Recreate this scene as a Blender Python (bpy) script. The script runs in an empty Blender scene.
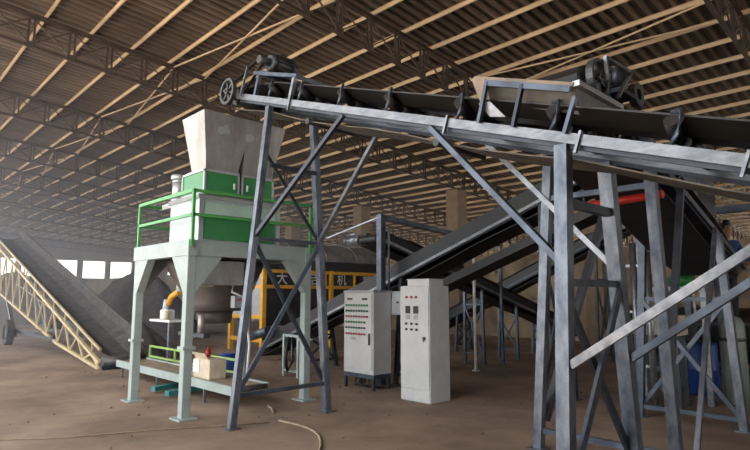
import bpy, math, random
from mathutils import Vector as V

# ------------------------------------------------------------------ camera, sky, exposure
S = bpy.context.scene
C = S.collection
random.seed(7)
cam = bpy.data.cameras.new('camera'); cam.sensor_width = 36; cam.lens = 26.4
cam.clip_start = 0.05; cam.clip_end = 400
co = bpy.data.objects.new('camera', cam); C.objects.link(co)
co.location = (0, 0, 1.655)
co.rotation_euler = (math.radians(90 + 7.25), 0, math.radians(46.13))
S.camera = co
W = bpy.data.worlds.new('overcast_sky'); S.world = W; W.use_nodes = True
bg = W.node_tree.nodes['Background']
bg.inputs[0].default_value = (0.93, 0.96, 1.0, 1); bg.inputs[1].default_value = 2.0
sun = bpy.data.lights.new('sun', 'SUN'); sun.energy = 7; sun.angle = .02; sun.color = (1, .93, .82)
so = bpy.data.objects.new('sun', sun); C.objects.link(so); so.rotation_euler = (math.radians(-24), math.radians(-12), 0)
S.view_settings.view_transform = 'Standard'; S.view_settings.look = 'None'
S.view_settings.gamma = 1; S.view_settings.use_curve_mapping = False
S.view_settings.exposure = 1.0
S.cycles.use_denoising = True
S.cycles.max_bounces = 7; S.cycles.diffuse_bounces = 5; S.cycles.glossy_bounces = 3
S.cycles.sample_clamp_indirect = 8

# ------------------------------------------------------------------ materials
def mat(name, col, rough=.5, metal=0., var=.25, scale=6., col2=None, bump=0., dust=0., dustcol=(.16, .11, .075), streak=None, spots=None):
    m = bpy.data.materials.new(name); m.use_nodes = True
    nt = m.node_tree; N = nt.nodes; L = nt.links
    b = N['Principled BSDF']; b.inputs['Roughness'].default_value = rough; b.inputs['Metallic'].default_value = metal
    tc = N.new('ShaderNodeTexCoord'); mp = N.new('ShaderNodeMapping'); L.new(tc.outputs['Object'], mp.inputs[0])
    if streak: mp.inputs['Scale'].default_value = streak
    no = N.new('ShaderNodeTexNoise'); no.inputs['Scale'].default_value = scale; no.inputs['Detail'].default_value = 6
    no.inputs['Roughness'].default_value = .65
    L.new(mp.outputs[0], no.inputs['Vector'])
    rp = N.new('ShaderNodeValToRGB'); L.new(no.outputs['Fac'], rp.inputs[0])
    c2 = col2 or tuple(c * (1 - var) for c in col)
    c1 = col if col2 else tuple(min(1, c * (1 + var)) for c in col)
    rp.color_ramp.elements[0].position = .34; rp.color_ramp.elements[0].color = (*c2, 1)
    rp.color_ramp.elements[1].position = .66; rp.color_ramp.elements[1].color = (*c1, 1)
    out = rp.outputs[0]
    if spots:
        n3 = N.new('ShaderNodeTexNoise'); n3.inputs['Scale'].default_value = spots[1]; n3.inputs['Detail'].default_value = 3
        L.new(tc.outputs['Object'], n3.inputs['Vector'])
        r3 = N.new('ShaderNodeValToRGB'); r3.color_ramp.elements[0].position = spots[2]; r3.color_ramp.elements[1].position = spots[2] + .06
        L.new(n3.outputs['Fac'], r3.inputs[0])
        mx3 = N.new('ShaderNodeMixRGB'); L.new(r3.outputs[0], mx3.inputs[0]); L.new(out, mx3.inputs[1]); mx3.inputs[2].default_value = (*spots[0], 1)
        out = mx3.outputs[0]
    if dust:
        ge = N.new('ShaderNodeNewGeometry'); sp = N.new('ShaderNodeSeparateXYZ'); L.new(ge.outputs['Normal'], sp.inputs[0])
        n2 = N.new('ShaderNodeTexNoise'); n2.inputs['Scale'].default_value = 3; n2.inputs['Detail'].default_value = 5; L.new(tc.outputs['Object'], n2.inputs['Vector'])
        ma = N.new('ShaderNodeMath'); ma.operation = 'MULTIPLY_ADD'; L.new(sp.outputs[2], ma.inputs[0]); ma.inputs[1].default_value = .55; L.new(n2.outputs['Fac'], ma.inputs[2])
        m2 = N.new('ShaderNodeMapRange'); m2.inputs[1].default_value = .55; m2.inputs[2].default_value = 1.05; m2.inputs[4].default_value = dust
        L.new(ma.outputs[0], m2.inputs[0])
        mx = N.new('ShaderNodeMixRGB'); L.new(m2.outputs[0], mx.inputs[0]); L.new(out, mx.inputs[1]); mx.inputs[2].default_value = (*dustcol, 1)
        out = mx.outputs[0]
    L.new(out, b.inputs['Base Color'])
    if bump:
        bp = N.new('ShaderNodeBump'); bp.inputs['Strength'].default_value = bump; bp.inputs['Distance'].default_value = .02
        L.new(no.outputs['Fac'], bp.inputs['Height']); L.new(bp.outputs[0], b.inputs['Normal'])
    return m

M = {}
M['steel_blue'] = mat('blue_grey_painted_steel', (.072, .09, .122), .36, .35, .4, 5, dust=.35, dustcol=(.2, .17, .15))
M['steel_dark'] = mat('dark_navy_painted_steel', (.03, .037, .052), .4, .2, .3, 6, dust=.4)
M['steel_light'] = mat('worn_silver_steel', (.30, .305, .32), .34, .6, .45, 9, col2=(.13, .14, .16), dust=.3)
M['post'] = mat('mottled_grey_post', (.20, .22, .25), .36, .4, .3, 8, col2=(.065, .08, .108), streak=(1, 1, .5), dust=.3)
M['rail'] = mat('pale_grey_rail_paint', (.25, .26, .275), .34, .45, .3, 6, col2=(.13, .138, .15), streak=(1, 1, 3), dust=.35, dustcol=(.22, .19, .16))
M['belt'] = mat('black_rubber', (.012, .012, .013), .55, 0, .4, 8, dust=.35, dustcol=(.07, .055, .042))
M['belt_under'] = mat('dusty_rubber_underside', (.17, .135, .10), .7, 0, .4, 3, col2=(.05, .042, .035))
M['belt_main'] = mat('dusty_black_rubber', (.03, .024, .018), .5, 0, .4, 1.2, col2=(.009, .008, .008), dust=.3, dustcol=(.10, .075, .055))
M['black_rubber'] = mat('clean_black_rubber', (.008, .008, .009), .5, 0, .3, 6)
M['roller'] = mat('black_roller', (.02, .02, .022), .45, .1, .4, 10, dust=.3)
M['cast'] = mat('cast_iron_grey', (.085, .087, .09), .45, .5, .3, 14, dust=.4)
M['motor'] = mat('grimy_motor', (.07, .072, .078), .4, .5, .4, 10, dust=.5, dustcol=(.18, .14, .1))
M['green'] = mat('green_paint', (.04, .235, .07), .36, 0, .12, 3)
M['green_rail'] = mat('green_rail_paint', (.08, .33, .08), .4, 0, .12, 6)
M['lime'] = mat('lime_paint', (.32, .48, .13), .45, 0, .15, 6)
M['mint'] = mat('pale_grey_green_paint', (.33, .385, .36), .45, 0, .12, 4, dust=.25, dustcol=(.3, .25, .2))
M['white_panel'] = mat('white_panel', (.50, .54, .56), .35, .1, .1, 3)
M['silver_trim'] = mat('silver_trim', (.46, .47, .47), .35, .4, .1, 5)
M['stainless'] = mat('stained_stainless_sheet', (.44, .415, .385), .4, .4, .2, 3.2, col2=(.27, .25, .23), streak=(1, 1, .5), spots=((.75, .74, .72), 2.6, .69))
M['cabinet'] = mat('light_grey_cabinet_paint', (.56, .56, .55), .4, 0, .08, 3)
M['cabinet_top'] = mat('grey_cabinet_lid', (.33, .34, .35), .4, .2, .1, 4)
M['black'] = mat('black_plastic', (.012, .012, .013), .4, 0, .2, 10)
M['btn_green'] = mat('green_button', (.03, .22, .10), .35, 0, .1, 10)
M['btn_dark'] = mat('dark_teal_button', (.04, .10, .09), .35, 0, .1, 10)
M['btn_red'] = mat('red_button', (.35, .04, .035), .35, 0, .1, 10)
M['yellow'] = mat('machine_yellow', (.72, .36, .03), .45, 0, .15, 4, dust=.3)
M['drum'] = mat('black_drum_panel', (.018, .019, .023), .5, .1, .4, 3, dust=.25)
M['drum_cover'] = mat('dusty_grey_cover', (.20, .18, .165), .7, .1, .35, 3)
M['white_paint'] = mat('white_lettering', (.7, .72, .74), .5, 0, .1, 20)
M['red'] = mat('red_paint', (.55, .03, .02), .4, 0, .15, 8)
M['blue'] = mat('blue_plastic', (.012, .05, .24), .4, 0, .15, 5)
M['teal'] = mat('teal_paint', (.05, .24, .24), .45, 0, .15, 5)
M['tan'] = mat('tan_lattice_paint', (.55, .42, .24), .55, 0, .2, 5)
M['sack'] = mat('dusty_conical_hopper_steel', (.12, .10, .09), .55, .3, .25, 3)
M['plastic_white'] = mat('white_plastic', (.72, .72, .7), .4, 0, .08, 5)
M['cream'] = mat('cream_cloth', (.6, .5, .36), .8, 0, .15, 8)
M['tank'] = mat('grey_green_tank', (.26, .28, .25), .5, .1, .15, 4)
M['hair'] = mat('black_hair', (.012, .01, .009), .6, 0, .3, 30)
M['skin'] = mat('skin', (.48, .26, .17), .5, 0, .1, 6)
M['jacket'] = mat('blue_jacket', (.025, .055, .17), .8, 0, .25, 8)
M['trousers'] = mat('dark_trousers', (.02, .022, .03), .8, 0, .25, 8)
M['rust'] = mat('rusty_brown_truss', (.075, .052, .042), .6, .1, .3, 4)
M['purlin'] = mat('pale_tan_purlin', (.58, .44, .29), .6, .05, .18, 2.5, streak=(.3, 1, 1))
M['sheet'] = mat('grimy_roof_sheet', (.165, .125, .10), .46, .2, .35, 1.2, streak=(1.2, .25, 1))
M['floor'] = mat('packed_dirt', (.35, .24, .165), .85, 0, .3, .55, col2=(.15, .096, .066), bump=.7)
M['wall'] = mat('stained_plaster', (.42, .32, .2), .85, 0, .3, .9, col2=(.14, .095, .06), bump=.3, streak=(1, 1, .6), spots=((.10, .07, .05), 1.4, .60))
M['column'] = mat('brown_column', (.22, .15, .095), .8, 0, .2, 2)
M['endwall'] = mat('end_wall_plaster', (.30, .26, .22), .85, 0, .2, .6)
M['pile'] = mat('dark_fertilizer_heap', (.09, .08, .076), .95, 0, .4, 4, bump=1.)
M['pile_brown'] = mat('brown_heap', (.14, .105, .085), .95, 0, .35, 3, bump=1.)
M['hose'] = mat('tan_hose', (.33, .25, .17), .6, 0, .2, 8)
M['rubber'] = mat('tyre_rubber', (.02, .02, .02), .8, 0, .3, 10, dust=.4)
M['wood'] = mat('timber_board', (.28, .21, .14), .8, 0, .25, 6)

# ------------------------------------------------------------------ mesh builder
class MB:
    def __init__(s): s.v = []; s.f = []; s.sm = []
    def add(s, vs, fs, smooth=False):
        o = len(s.v); s.v += [tuple(p) for p in vs]
        for k, f in enumerate(fs):
            s.f.append([i + o for i in f]); s.sm.append(smooth[k] if isinstance(smooth, list) else smooth)
        return s
    def box(s, x0, x1, y0, y1, z0, z1):
        v = [(x0,y0,z0),(x1,y0,z0),(x1,y1,z0),(x0,y1,z0),(x0,y0,z1),(x1,y0,z1),(x1,y1,z1),(x0,y1,z1)]
        return s.add(v, [(3,2,1,0),(4,5,6,7),(0,1,5,4),(1,2,6,5),(2,3,7,6),(3,0,4,7)])
    def loft(s, A, B):   # two loops of the same length, capped
        n = len(A)
        fs = [list(range(n))[::-1], [n + i for i in range(n)]] + [(i, (i+1) % n, n + (i+1) % n, n + i) for i in range(n)]
        return s.add(list(A) + list(B), fs)
    def extrude(s, p, q, prof, up=(0,0,1)):
        p = V(p); q = V(q); d = (q - p).normalized(); u = V(up)
        if abs(d.dot(u.normalized())) > .985: u = V((0,1,0)) if abs(d.y) < .9 else V((1,0,0))
        r = d.cross(u).normalized(); u = r.cross(d).normalized()
        return s.loft([p + r*a + u*b for a, b in prof], [q + r*a + u*b for a, b in prof])
    def beam(s, p, q, w, h=None, up=(0,0,1)):
        h = h or w; a = w/2; b = h/2
        return s.extrude(p, q, [(-a,-b),(a,-b),(a,b),(-a,b)], up)
    def angle(s, p, q, w, t=.008, up=(0,0,1), fx=1, fy=1):
        a = w/2; pr = [(-a,-a),(a,-a),(a,-a+t),(-a+t,-a+t),(-a+t,a),(-a,a)]
        pr = [(x*fx, y*fy) for x, y in pr]
        if fx*fy < 0: pr = pr[::-1]
        return s.extrude(p, q, pr, up)
    def channel(s, p, q, w, h, t=.01, up=(0,0,1), fx=1):   # open to +side for fx=1
        a = w/2; b = h/2
        pr = [(-a,-b),(a,-b),(a,-b+t),(-a+t,-b+t),(-a+t,b-t),(a,b-t),(a,b),(-a,b)]
        pr = [(x*fx, y) for x, y in pr]
        if fx < 0: pr = pr[::-1]
        return s.extrude(p, q, pr, up)
    def tube(s, p, q, r, n=12, r2=None):
        p = V(p); q = V(q); d = (q - p).normalized(); u = V((0,0,1)) if abs(d.z) < .9 else V((1,0,0))
        a = d.cross(u).normalized(); b = a.cross(d).normalized(); r2 = r if r2 is None else r2
        A = [p + (a*math.cos(t) + b*math.sin(t))*r for t in [2*math.pi*i/n for i in range(n)]]
        B = [q + (a*math.cos(t) + b*math.sin(t))*r2 for t in [2*math.pi*i/n for i in range(n)]]
        k = len(s.f); s.loft(A, B)
        for i in range(k + 2, len(s.f)): s.sm[i] = True
        return s
    def ring(s, c, ax, ro, ri, w, n=20):    # annulus
        c = V(c); d = V(ax).normalized(); u = V((0,0,1)) if abs(d.z) < .9 else V((1,0,0))
        a = d.cross(u).normalized(); b = a.cross(d).normalized(); vs = []; fs = []
        for i in range(n):
            t = 2*math.pi*i/n; e = a*math.cos(t) + b*math.sin(t)
            vs += [c + e*ro - d*w/2, c + e*ro + d*w/2, c + e*ri + d*w/2, c + e*ri - d*w/2]
        for i in range(n):
            j = (i+1) % n
            for k in range(4): fs.append((4*i+k, 4*i+(k+1) % 4, 4*j+(k+1) % 4, 4*j+k))
        return s.add(vs, fs)
    def path(s, pts, r, n=8):
        P = [V(p) for p in pts]; vs = []; fs = []
        for i, p in enumerate(P):
            d = (P[min(i+1, len(P)-1)] - P[max(i-1, 0)]).normalized()
            u = V((0,0,1)) if abs(d.z) < .95 else V((1,0,0)); a = d.cross(u).normalized(); b = a.cross(d).normalized()
            vs += [p + (a*math.cos(2*math.pi*k/n) + b*math.sin(2*math.pi*k/n))*r for k in range(n)]
        for i in range(len(P)-1):
            for k in range(n): fs.append((i*n+k, i*n+(k+1) % n, (i+1)*n+(k+1) % n, (i+1)*n+k))
        sm = [True]*len(fs); fs += [list(range(n))[::-1], [(len(P)-1)*n+k for k in range(n)]]; sm += [False, False]
        return s.add(vs, fs, sm)
    def lathe(s, c, prof, n=20):   # (r, z) pairs about a vertical axis at c
        c = V(c); vs = []; fs = []
        for r, z in prof: vs += [c + V((r*math.cos(2*math.pi*k/n), r*math.sin(2*math.pi*k/n), z)) for k in range(n)]
        for i in range(len(prof)-1):
            for k in range(n): fs.append((i*n+k, i*n+(k+1) % n, (i+1)*n+(k+1) % n, (i+1)*n+k))
        sm = [True]*len(fs); fs += [list(range(n))[::-1], [(len(prof)-1)*n+k for k in range(n)]]; sm += [False, False]
        return s.add(vs, fs, sm)
    def strip(s, rows):            # rows of points; open sheet
        n = len(rows[0]); vs = [p for r in rows for p in r]; fs = []
        for i in range(len(rows)-1):
            for k in range(n-1): fs.append((i*n+k, i*n+k+1, (i+1)*n+k+1, (i+1)*n+k))
        return s.add(vs, fs)
    def build(s, name, m, parent=None, bevel=0):
        me = bpy.data.meshes.new(name)
        o = bpy.data.objects.new(name, me); C.objects.link(o)
        off = V((0,0,0))
        if parent is not None:
            o.parent = parent; off = WL[parent.name]
        WL[o.name] = off.copy()
        me.from_pydata([V(p) - off for p in s.v], [], s.f); me.update()
        if any(s.sm): me.polygons.foreach_set('use_smooth', s.sm)
        me.materials.append(M[m] if isinstance(m, str) else m)
        if bevel:
            md = o.modifiers.new('edge', 'BEVEL'); md.width = bevel; md.segments = 2; md.limit_method = 'ANGLE'
        return o
WL = {}
def thing(name, label, cat, loc, group=None):
    o = bpy.data.objects.new(name, None); C.objects.link(o); o.location = loc; o.empty_display_size = .1
    o['label'] = label; o['category'] = cat
    if group: o['group'] = group
    WL[o.name] = V(loc); return o
def tag(o, label, cat, group=None, kind=None):
    if label: o['label'] = label
    if cat: o['category'] = cat
    if group: o['group'] = group
    if kind: o['kind'] = kind
    return o
def struct(o): o['kind'] = 'structure'; return o
def stuff(o): o['kind'] = 'stuff'; return o
def mb(): return MB()

# ================================================================== the hall
X0, X1, Y0, Y1 = -66., 15., -2., 46.
SL = .077
def zr(y): return 8.655 - SL*y            # underside of the purlins
g = mb(); n = 60
struct(mb().box(X0, X1, Y0, 19.45, -.3, 0).build('floor', 'floor'))
M['bounce_slab'] = mat('pale_bounce_floor', (.42, .35, .27), .9, 0, .15, .5)
struct(mb().box(X0, X1, 19.45, Y1, -.3, 0).build('floor_rear_bay', 'bounce_slab'))  # hidden floor, added in a pale tone to throw light on the rear roof
M['bounce_yard'] = mat('added_bounce_ground', (.66, .58, .48), .9, 0, .1, .4)  # unseen pale ground, added to bounce sunlight up under the roof
for nm, q in (('ground_front', (X0-60, X1+60, -60, Y0)), ('ground_rear', (X0-60, X1+60, Y1, 110)), ('ground_left', (X0-60, X0, Y0, Y1)), ('ground_right', (X1, X1+60, Y0, Y1))):
    struct(mb().box(*q, -.3, -.01).build(nm, 'bounce_yard'))
struct(mb().box(-1.5, X1, Y0-.2, Y0, 0, 9.2).build('wall_blocker_front', 'endwall'))  # unseen wall, added to keep daylight coming from the front left only
wr = mb().box(X1, X1+.2, Y0-.2, Y1, 0, 2.2); wr.box(X1, X1+.2, Y0-.2, Y1, 5.2, 9.2); struct(wr.build('wall_blocker_right', 'endwall'))  # unseen wall, added to darken right-facing sides; its gap admits some fill
# corrugated roof sheet, ribs running down the slope
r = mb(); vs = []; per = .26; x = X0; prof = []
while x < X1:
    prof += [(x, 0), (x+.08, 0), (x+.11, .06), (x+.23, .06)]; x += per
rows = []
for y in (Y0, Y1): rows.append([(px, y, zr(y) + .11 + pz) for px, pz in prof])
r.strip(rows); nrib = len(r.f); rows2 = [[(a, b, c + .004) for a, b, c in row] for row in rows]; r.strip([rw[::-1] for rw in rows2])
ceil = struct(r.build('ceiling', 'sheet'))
M['sheet_rib_shade'] = mat('rib_shaded_roof_sheet', (.06, .044, .036), .55, .15, .35, 1.2, streak=(1.2, .25, 1))
ceil.data.materials.append(M['sheet_rib_shade'])
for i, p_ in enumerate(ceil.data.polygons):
    if i < nrib and i % 4 in (2, 3): p_.material_index = 1  # rib shading painted in: raised flats and one flank made darker
pme = None
k = -7
while True:
    y = 3.04 + 1.04*k
    if y > Y1 - .2: break
    if y > Y0:
        if pme is None:
            o = mb().extrude((X0, 0, 0), (X1, 0, 0), [(-.02,.11),(-.02,0),(.02,0),(.02,.02),(-.014,.007),(-.014,.103),(.02,.103),(.02,.11)][::-1]).build('purlin', 'purlin', ceil)
            pme = o.data
        else:
            o = bpy.data.objects.new('purlin', pme); C.objects.link(o); o.parent = ceil
        o.location = (0, y, zr(y))
    k += 1
# flat diagonal bracing under the purlins, in a row between the trusses
TX = [3.55, -2.6] + [-8.65 - 6.2*i for i in range(10)]
for i in range(1, 8):
    a, b = TX[i], TX[i+1]
    for ya, yb in (((6.3, 7.25), (12.3, 13.4))[i % 1 + (0 if i > 1 else 1)],):
        for p, q in ((ya, yb), (yb, ya)):
            mb().beam((a, p, zr(p) - .03), (b, q, zr(q) - .03), .035, .035).build('roof_brace', 'purlin', ceil)
# --- trusses
def inview(p, m=20):
    d = V(p) - V((0, 0, 1.655)); d.rotate(co.rotation_euler.to_matrix().inverted())
    if d.z > -.5: return False
    return -m < 375 + 550*d.x/-d.z < 750 + m and -m < 225 - 550*d.y/-d.z < 450 + m
names = {0: 'steel lattice roof truss overhead beyond the right edge of the feed hopper',
 1: 'steel lattice roof truss in the top right corner of the hall',
 2: 'nearest full lattice truss, crossing the roof above the main conveyor',
 3: 'second lattice truss, passing just behind the rim of the stained hopper',
 4: 'third lattice truss, just beyond the one behind the stained hopper', 5: 'fourth lattice truss, two beyond the one behind the stained hopper'}
DP = .82
PN = .9
def truss(i, x):
    lab = names.get(i) or ('fifth', 'sixth', 'seventh', 'eighth', 'ninth', 'tenth')[i-6] + ' lattice truss back from the main conveyor, in the haze'
    t = thing('roof_truss', lab, 'roof truss', (x, 19, zr(19) - DP), 'lattice roof trusses')
    ya, yb = Y0, Y1
    mb().angle((x, ya, zr(ya) - .05), (x, yb, zr(yb) - .05), .10, .02, fy=-1).build('top_chord', 'rust', t)
    mb().angle((x, ya, zr(ya) - DP), (x, yb, zr(yb) - DP), .085, .02).build('bottom_chord', 'rust', t)
    rest = mb(); nrest = 0
    near = 1 <= i <= 6
    k = -7; seen = 0; vm = None; dm = [None, None]
    while True:
        y = 2.75 + PN*k; k += 1
        if y + PN > yb: break
        if y < ya: continue
        def vert(m, y):
            z = zr(y)
            for s in (-.06, .06): m.angle((x, y + s, z - .08), (x, y + s - .0, z - DP), .045, .01, up=(1, 0, 0))
            return m.box(x-.03, x+.03, y-.1, y+.1, z-DP-.03, z-DP+.1)
        z0, z1 = zr(y), zr(y + PN)
        dd = (((x, y, z0 - .1), (x, y + PN, z1 - DP + .04)), ((x, y, z0 - DP + .04), (x, y + PN, z1 - .1)))
        mid = (x, y + .5, z0 - .4)
        if near and V(mid).length < 34 and inview(mid, 30):
            if vm is None: o = vert(mb(), y).build('web_post', 'rust', t); vm = (o.data, y)
            else:
                o = bpy.data.objects.new('web_post', vm[0]); C.objects.link(o); o.parent = t
                o.location = (0, y - vm[1], -SL*(y - vm[1]))
            for j in (0, 1):
                if dm[j] is None: o = mb().beam(*dd[j], .028, .03).build('web_diagonal', 'rust', t); dm[j] = (o.data, y)
                else:
                    o = bpy.data.objects.new('web_diagonal', dm[j][0]); C.objects.link(o); o.parent = t
                    o.location = (0, y - dm[j][1], -SL*(y - dm[j][1]))
        else:
            vert(rest, y); nrest += 1
            for j in (0, 1): rest.beam(*dd[j], .035, .04)
    if nrest: stuff(rest.build('lattice_web', 'rust', t))
for i, x in enumerate(TX): truss(i, x)
# --- long partition wall with piers behind the machines
wl = struct(mb().box(X0, X1, 19.3, 19.6, 0, 3.2).build('wall_back', 'wall'))
mb().box(X0, X1, 19.24, 19.66, 3.2, 3.3).build('coping', 'column', wl)
for x in TX[1:9]:
    mb().box(x-.32, x+.32, 18.95, 19.6, 0, zr(19.3) - DP - .1).build('pier', 'column', wl)
# --- lit end wall with a row of openings
ew = mb(); ew.box(X0-.3, X0, 7, Y1, 0, 3.5); ew.box(X0-.3, X0, Y0, Y1, 5.4, 8.9)
ew_o = struct(ew.build('wall_end', 'endwall')); y = Y0
while y < Y1:
    if 0 < y < 6.5: y += 2.9; continue  # out-of-view stretch left open to let extra light in
    mb().box(X0-.3, X0, y, y + .55, 3.5 if y > 7 else 0, 5.4).build('window_pier', 'endwall', ew_o); y += 2.9

# ================================================================== belt conveyors
class Conv:
    """inclined belt conveyor from the tail p0 to the head p1 (centre of the frame)"""
    def __init__(s, name, label, p0, p1, width, rail='rail', group='inclined belt conveyors', railh=.12):
        s.p0 = V(p0); s.p1 = V(p1); s.a = (s.p1 - s.p0).normalized(); s.L = (s.p1 - s.p0).length
        s.t = s.a.cross(V((0,0,1))).normalized(); s.n = s.t.cross(s.a).normalized(); s.w = width/2; s.rh = railh
        s.root = thing(name, label, 'conveyor', (s.p0.x, s.p0.y, 0), group)
        for sg in (-1, 1):
            ro = mb().channel(s.P(0, sg*s.w, railh*.15), s.P(s.L, sg*s.w, railh*.15), .055, railh*.7, .012, up=s.n, fx=-sg).build('side_rail', rail, s.root)
            mb().beam(s.P(.05, sg*(s.w-.02), -railh*.35), s.P(s.L-.05, sg*(s.w-.02), -railh*.35), .03, railh*.3, up=s.n).build('rail_web', 'steel_dark', ro)
    def P(s, d, t, n): return s.p0 + s.a*d + s.t*t + s.n*n
    def at(s, key):   # distance along for a world x or y
        ax = 0 if abs(s.a.x) > abs(s.a.y) else 1
        return (key - s.p0[ax])/s.a[ax]
    def belts(s, trough=True, r=.11, sag=.05, under='belt_under', top='belt'):
        w = s.w - .05; h = .20 if trough else .0
        lo = .19 if trough else .1
        sec = [(-w, .29 if trough else .1), (-w*.42, lo), (w*.42, lo), (w, .29 if trough else .1)]
        m = mb(); rows = []
        N = max(6, int(s.L/.5)); th = .014
        for i in range(N + 1):
            d = s.L*i/N; f = 1
            e = min(d, s.L - d)
            if e < .8: f = max(0, e/.8)
            rows.append([s.P(d, t, r*.9 + (n - r*.9)*f if True else n) for t, n in sec])
        low = [[p - s.n*th for p in rw] for rw in rows]
        ns = len(sec); vs = [p for rw in rows for p in rw] + [p for rw in low for p in rw]; K = len(rows)*ns; fs = []
        for i in range(N):
            for k in range(ns-1):
                a = i*ns + k; fs.append((a, a+1, a+ns+1, a+ns)); fs.append((K+a, K+a+ns, K+a+ns+1, K+a+1))
            a = i*ns; fs.append((a, a+ns, K+a+ns, K+a)); a += ns-1; fs.append((a+ns, a, K+a, K+a+ns))
        m.add(vs, fs)
        for (d, sg) in ((s.L, 1), (0, -1)):    # wrap round the end pulleys
            Q = []
            for k in range(9):
                an = math.pi/2 - math.pi*k/8; c, z = math.cos(an)*r*1.04, math.sin(an)*r*1.04
                Q.append([s.P(d + sg*c, t, z) for t in (-w, w)])
            m.strip(Q); m.strip([[q + s.n*0 - s.a*sg*.012 for q in rw][::-1] for rw in Q])
        m.build('belt', top, s.root)
        m = mb(); rows = []
        for i in range(N + 1):
            d = s.L*i/N; ph = abs(math.sin(math.pi*d/2.4))
            z = -r - sag*ph
            rows.append([s.P(d, -w, z), s.P(d, w, z), s.P(d, w, z - .012), s.P(d, -w, z - .012), s.P(d, -w, z)])
        m.strip(rows); m.build('return_belt', under, s.root)
    def idlers(s, ds):
        w = s.w - .05
        for d in ds:
            i = mb()
            i.beam(s.P(d, -s.w, .045), s.P(d, s.w, .045), .05, .05, up=s.n).build('idler', 'steel_dark', s.root)
            o = C.objects[len(C.objects)-1]
            root = LAST[0]
            for sg in (-1, 1):
                k = sg*s.w
                mb().path([s.P(d+.02, k, .05), s.P(d-.01, k*1.05, .14), s.P(d-.01, k*1.04, .25), s.P(d+.02, k*.97, .31), s.P(d+.09, k*.86, .30)], .017, 6).build('bracket', 'steel_blue', root)
                mb().tube(s.P(d+.07, k*.94, .235), s.P(d+.07, k*.36, .125), .05, 12).build('wing_roller', 'roller', root)
            mb().tube(s.P(d+.02, -w*.4, .13), s.P(d+.02, w*.4, .13), .045, 12).build('centre_roller', 'roller', root)
    def return_rollers(s, ds, r=.11):
        for d in ds:
            mb().tube(s.P(d, -s.w, -r-.06), s.P(d, s.w, -r-.06), .04, 10).build('return_roller', 'roller', s.root)
    def pulleys(s, r=.11):
        for d, nm in ((s.L, 'head_pulley'), (0, 'tail_pulley')):
            p = mb().tube(s.P(d, -s.w+.03, 0), s.P(d, s.w-.03, 0), r, 20); p.tube(s.P(d, -s.w-.06, 0), s.P(d, s.w+.06, 0), .025, 10)
            p.build(nm, 'cast', s.root)
            for sg in (-1, 1):
                mb().beam(s.P(d-.09, sg*(s.w+.03), 0), s.P(d+.09, sg*(s.w+.03), 0), .05, .1, up=s.n).build('bearing_block', 'cast', s.root)
    def wheel(s, d, t, n, r, spokes=6):
        c = s.P(d, t, n); w = mb().ring(c, s.t, r, r*.8, .06, 24); w.ring(c, s.t, r*.24, r*.1, .08, 14)
        for k in range(spokes):
            an = 2*math.pi*k/spokes; e = s.a*math.cos(an) + s.n*math.sin(an)
            w.beam(c + e*r*.2, c + e*r*.84, .03, .02, up=s.t)
        w.build('drive_wheel', 'cast', s.root); return c
_b = MB.build; LAST = [None]
def _build(s, *a, **k):
    o = _b(s, *a, **k); LAST[0] = o; return o
MB.build = _build
def motor(root, p, q, r, mname='motor', m='motor'):
    """finned motor with its axis from p to q"""
    p = V(p); q = V(q); d = (q - p).normalized(); L = (q - p).length
    a = mb().tube(p + d*L*.16, p + d*L*.80, r*.88, 18).build(mname, m, root)
    f = mb(); u = V((0,0,1)); b = d.cross(u).normalized(); u = b.cross(d)
    for k in range(14):
        an = 2*math.pi*k/14; e = b*math.cos(an) + u*math.sin(an)
        f.beam(p + d*L*.18 + e*r*.9, p + d*L*.78 + e*r*.9, .012, .04, up=e)
    f.build('cooling_fins', m, a)
    mb().tube(p + d*L*.80, q, r*1.02, 18, r*.9).build('fan_cover', m, a)
    mb().tube(p, p + d*L*.16, r*.75, 16, r).build('end_bell', m, a)
    mb().beam(p + d*L*.35 + u*r*.85, p + d*L*.62 + u*r*.85, r*.7, r*.55, up=u).build('terminal_box', m, a)
    return a
def legpost(root, p, q, w, m, base=True, name='leg', up=(1,0,0)):
    o = mb().beam(p, q, w, w, up=up).build(name, m, root)
    if base: mb().box(p[0]-w, p[0]+w, p[1]-w, p[1]+w, 0, .014).build('foot_plate', m, o)
    return o

# ---- the long main conveyor crossing in front
c1 = Conv('belt_conveyor', 'long grey railed belt conveyor climbing left over the stained steel hopper', (5.0, 4.45, .52), (-7.3, 4.45, 4.65), .8, railh=.12)
R1 = c1.root
def z1(x): return 2.87 - .336*(x + 2.0)
c1.belts(r=.12, sag=.05, top='belt_main'); c1.pulleys(.12)
c1.idlers([c1.at(x) for x in (3.6, 2.6, 1.6, .6, -.35, -1.26, -2.15, -3.1, -4.05, -4.85, -5.65, -6.35)])
c1.return_rollers([c1.at(x) for x in (2.2, -.1, -3.3, -5.4)], .12)
wc = c1.wheel(c1.L, -.52, .05, .2)
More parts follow.
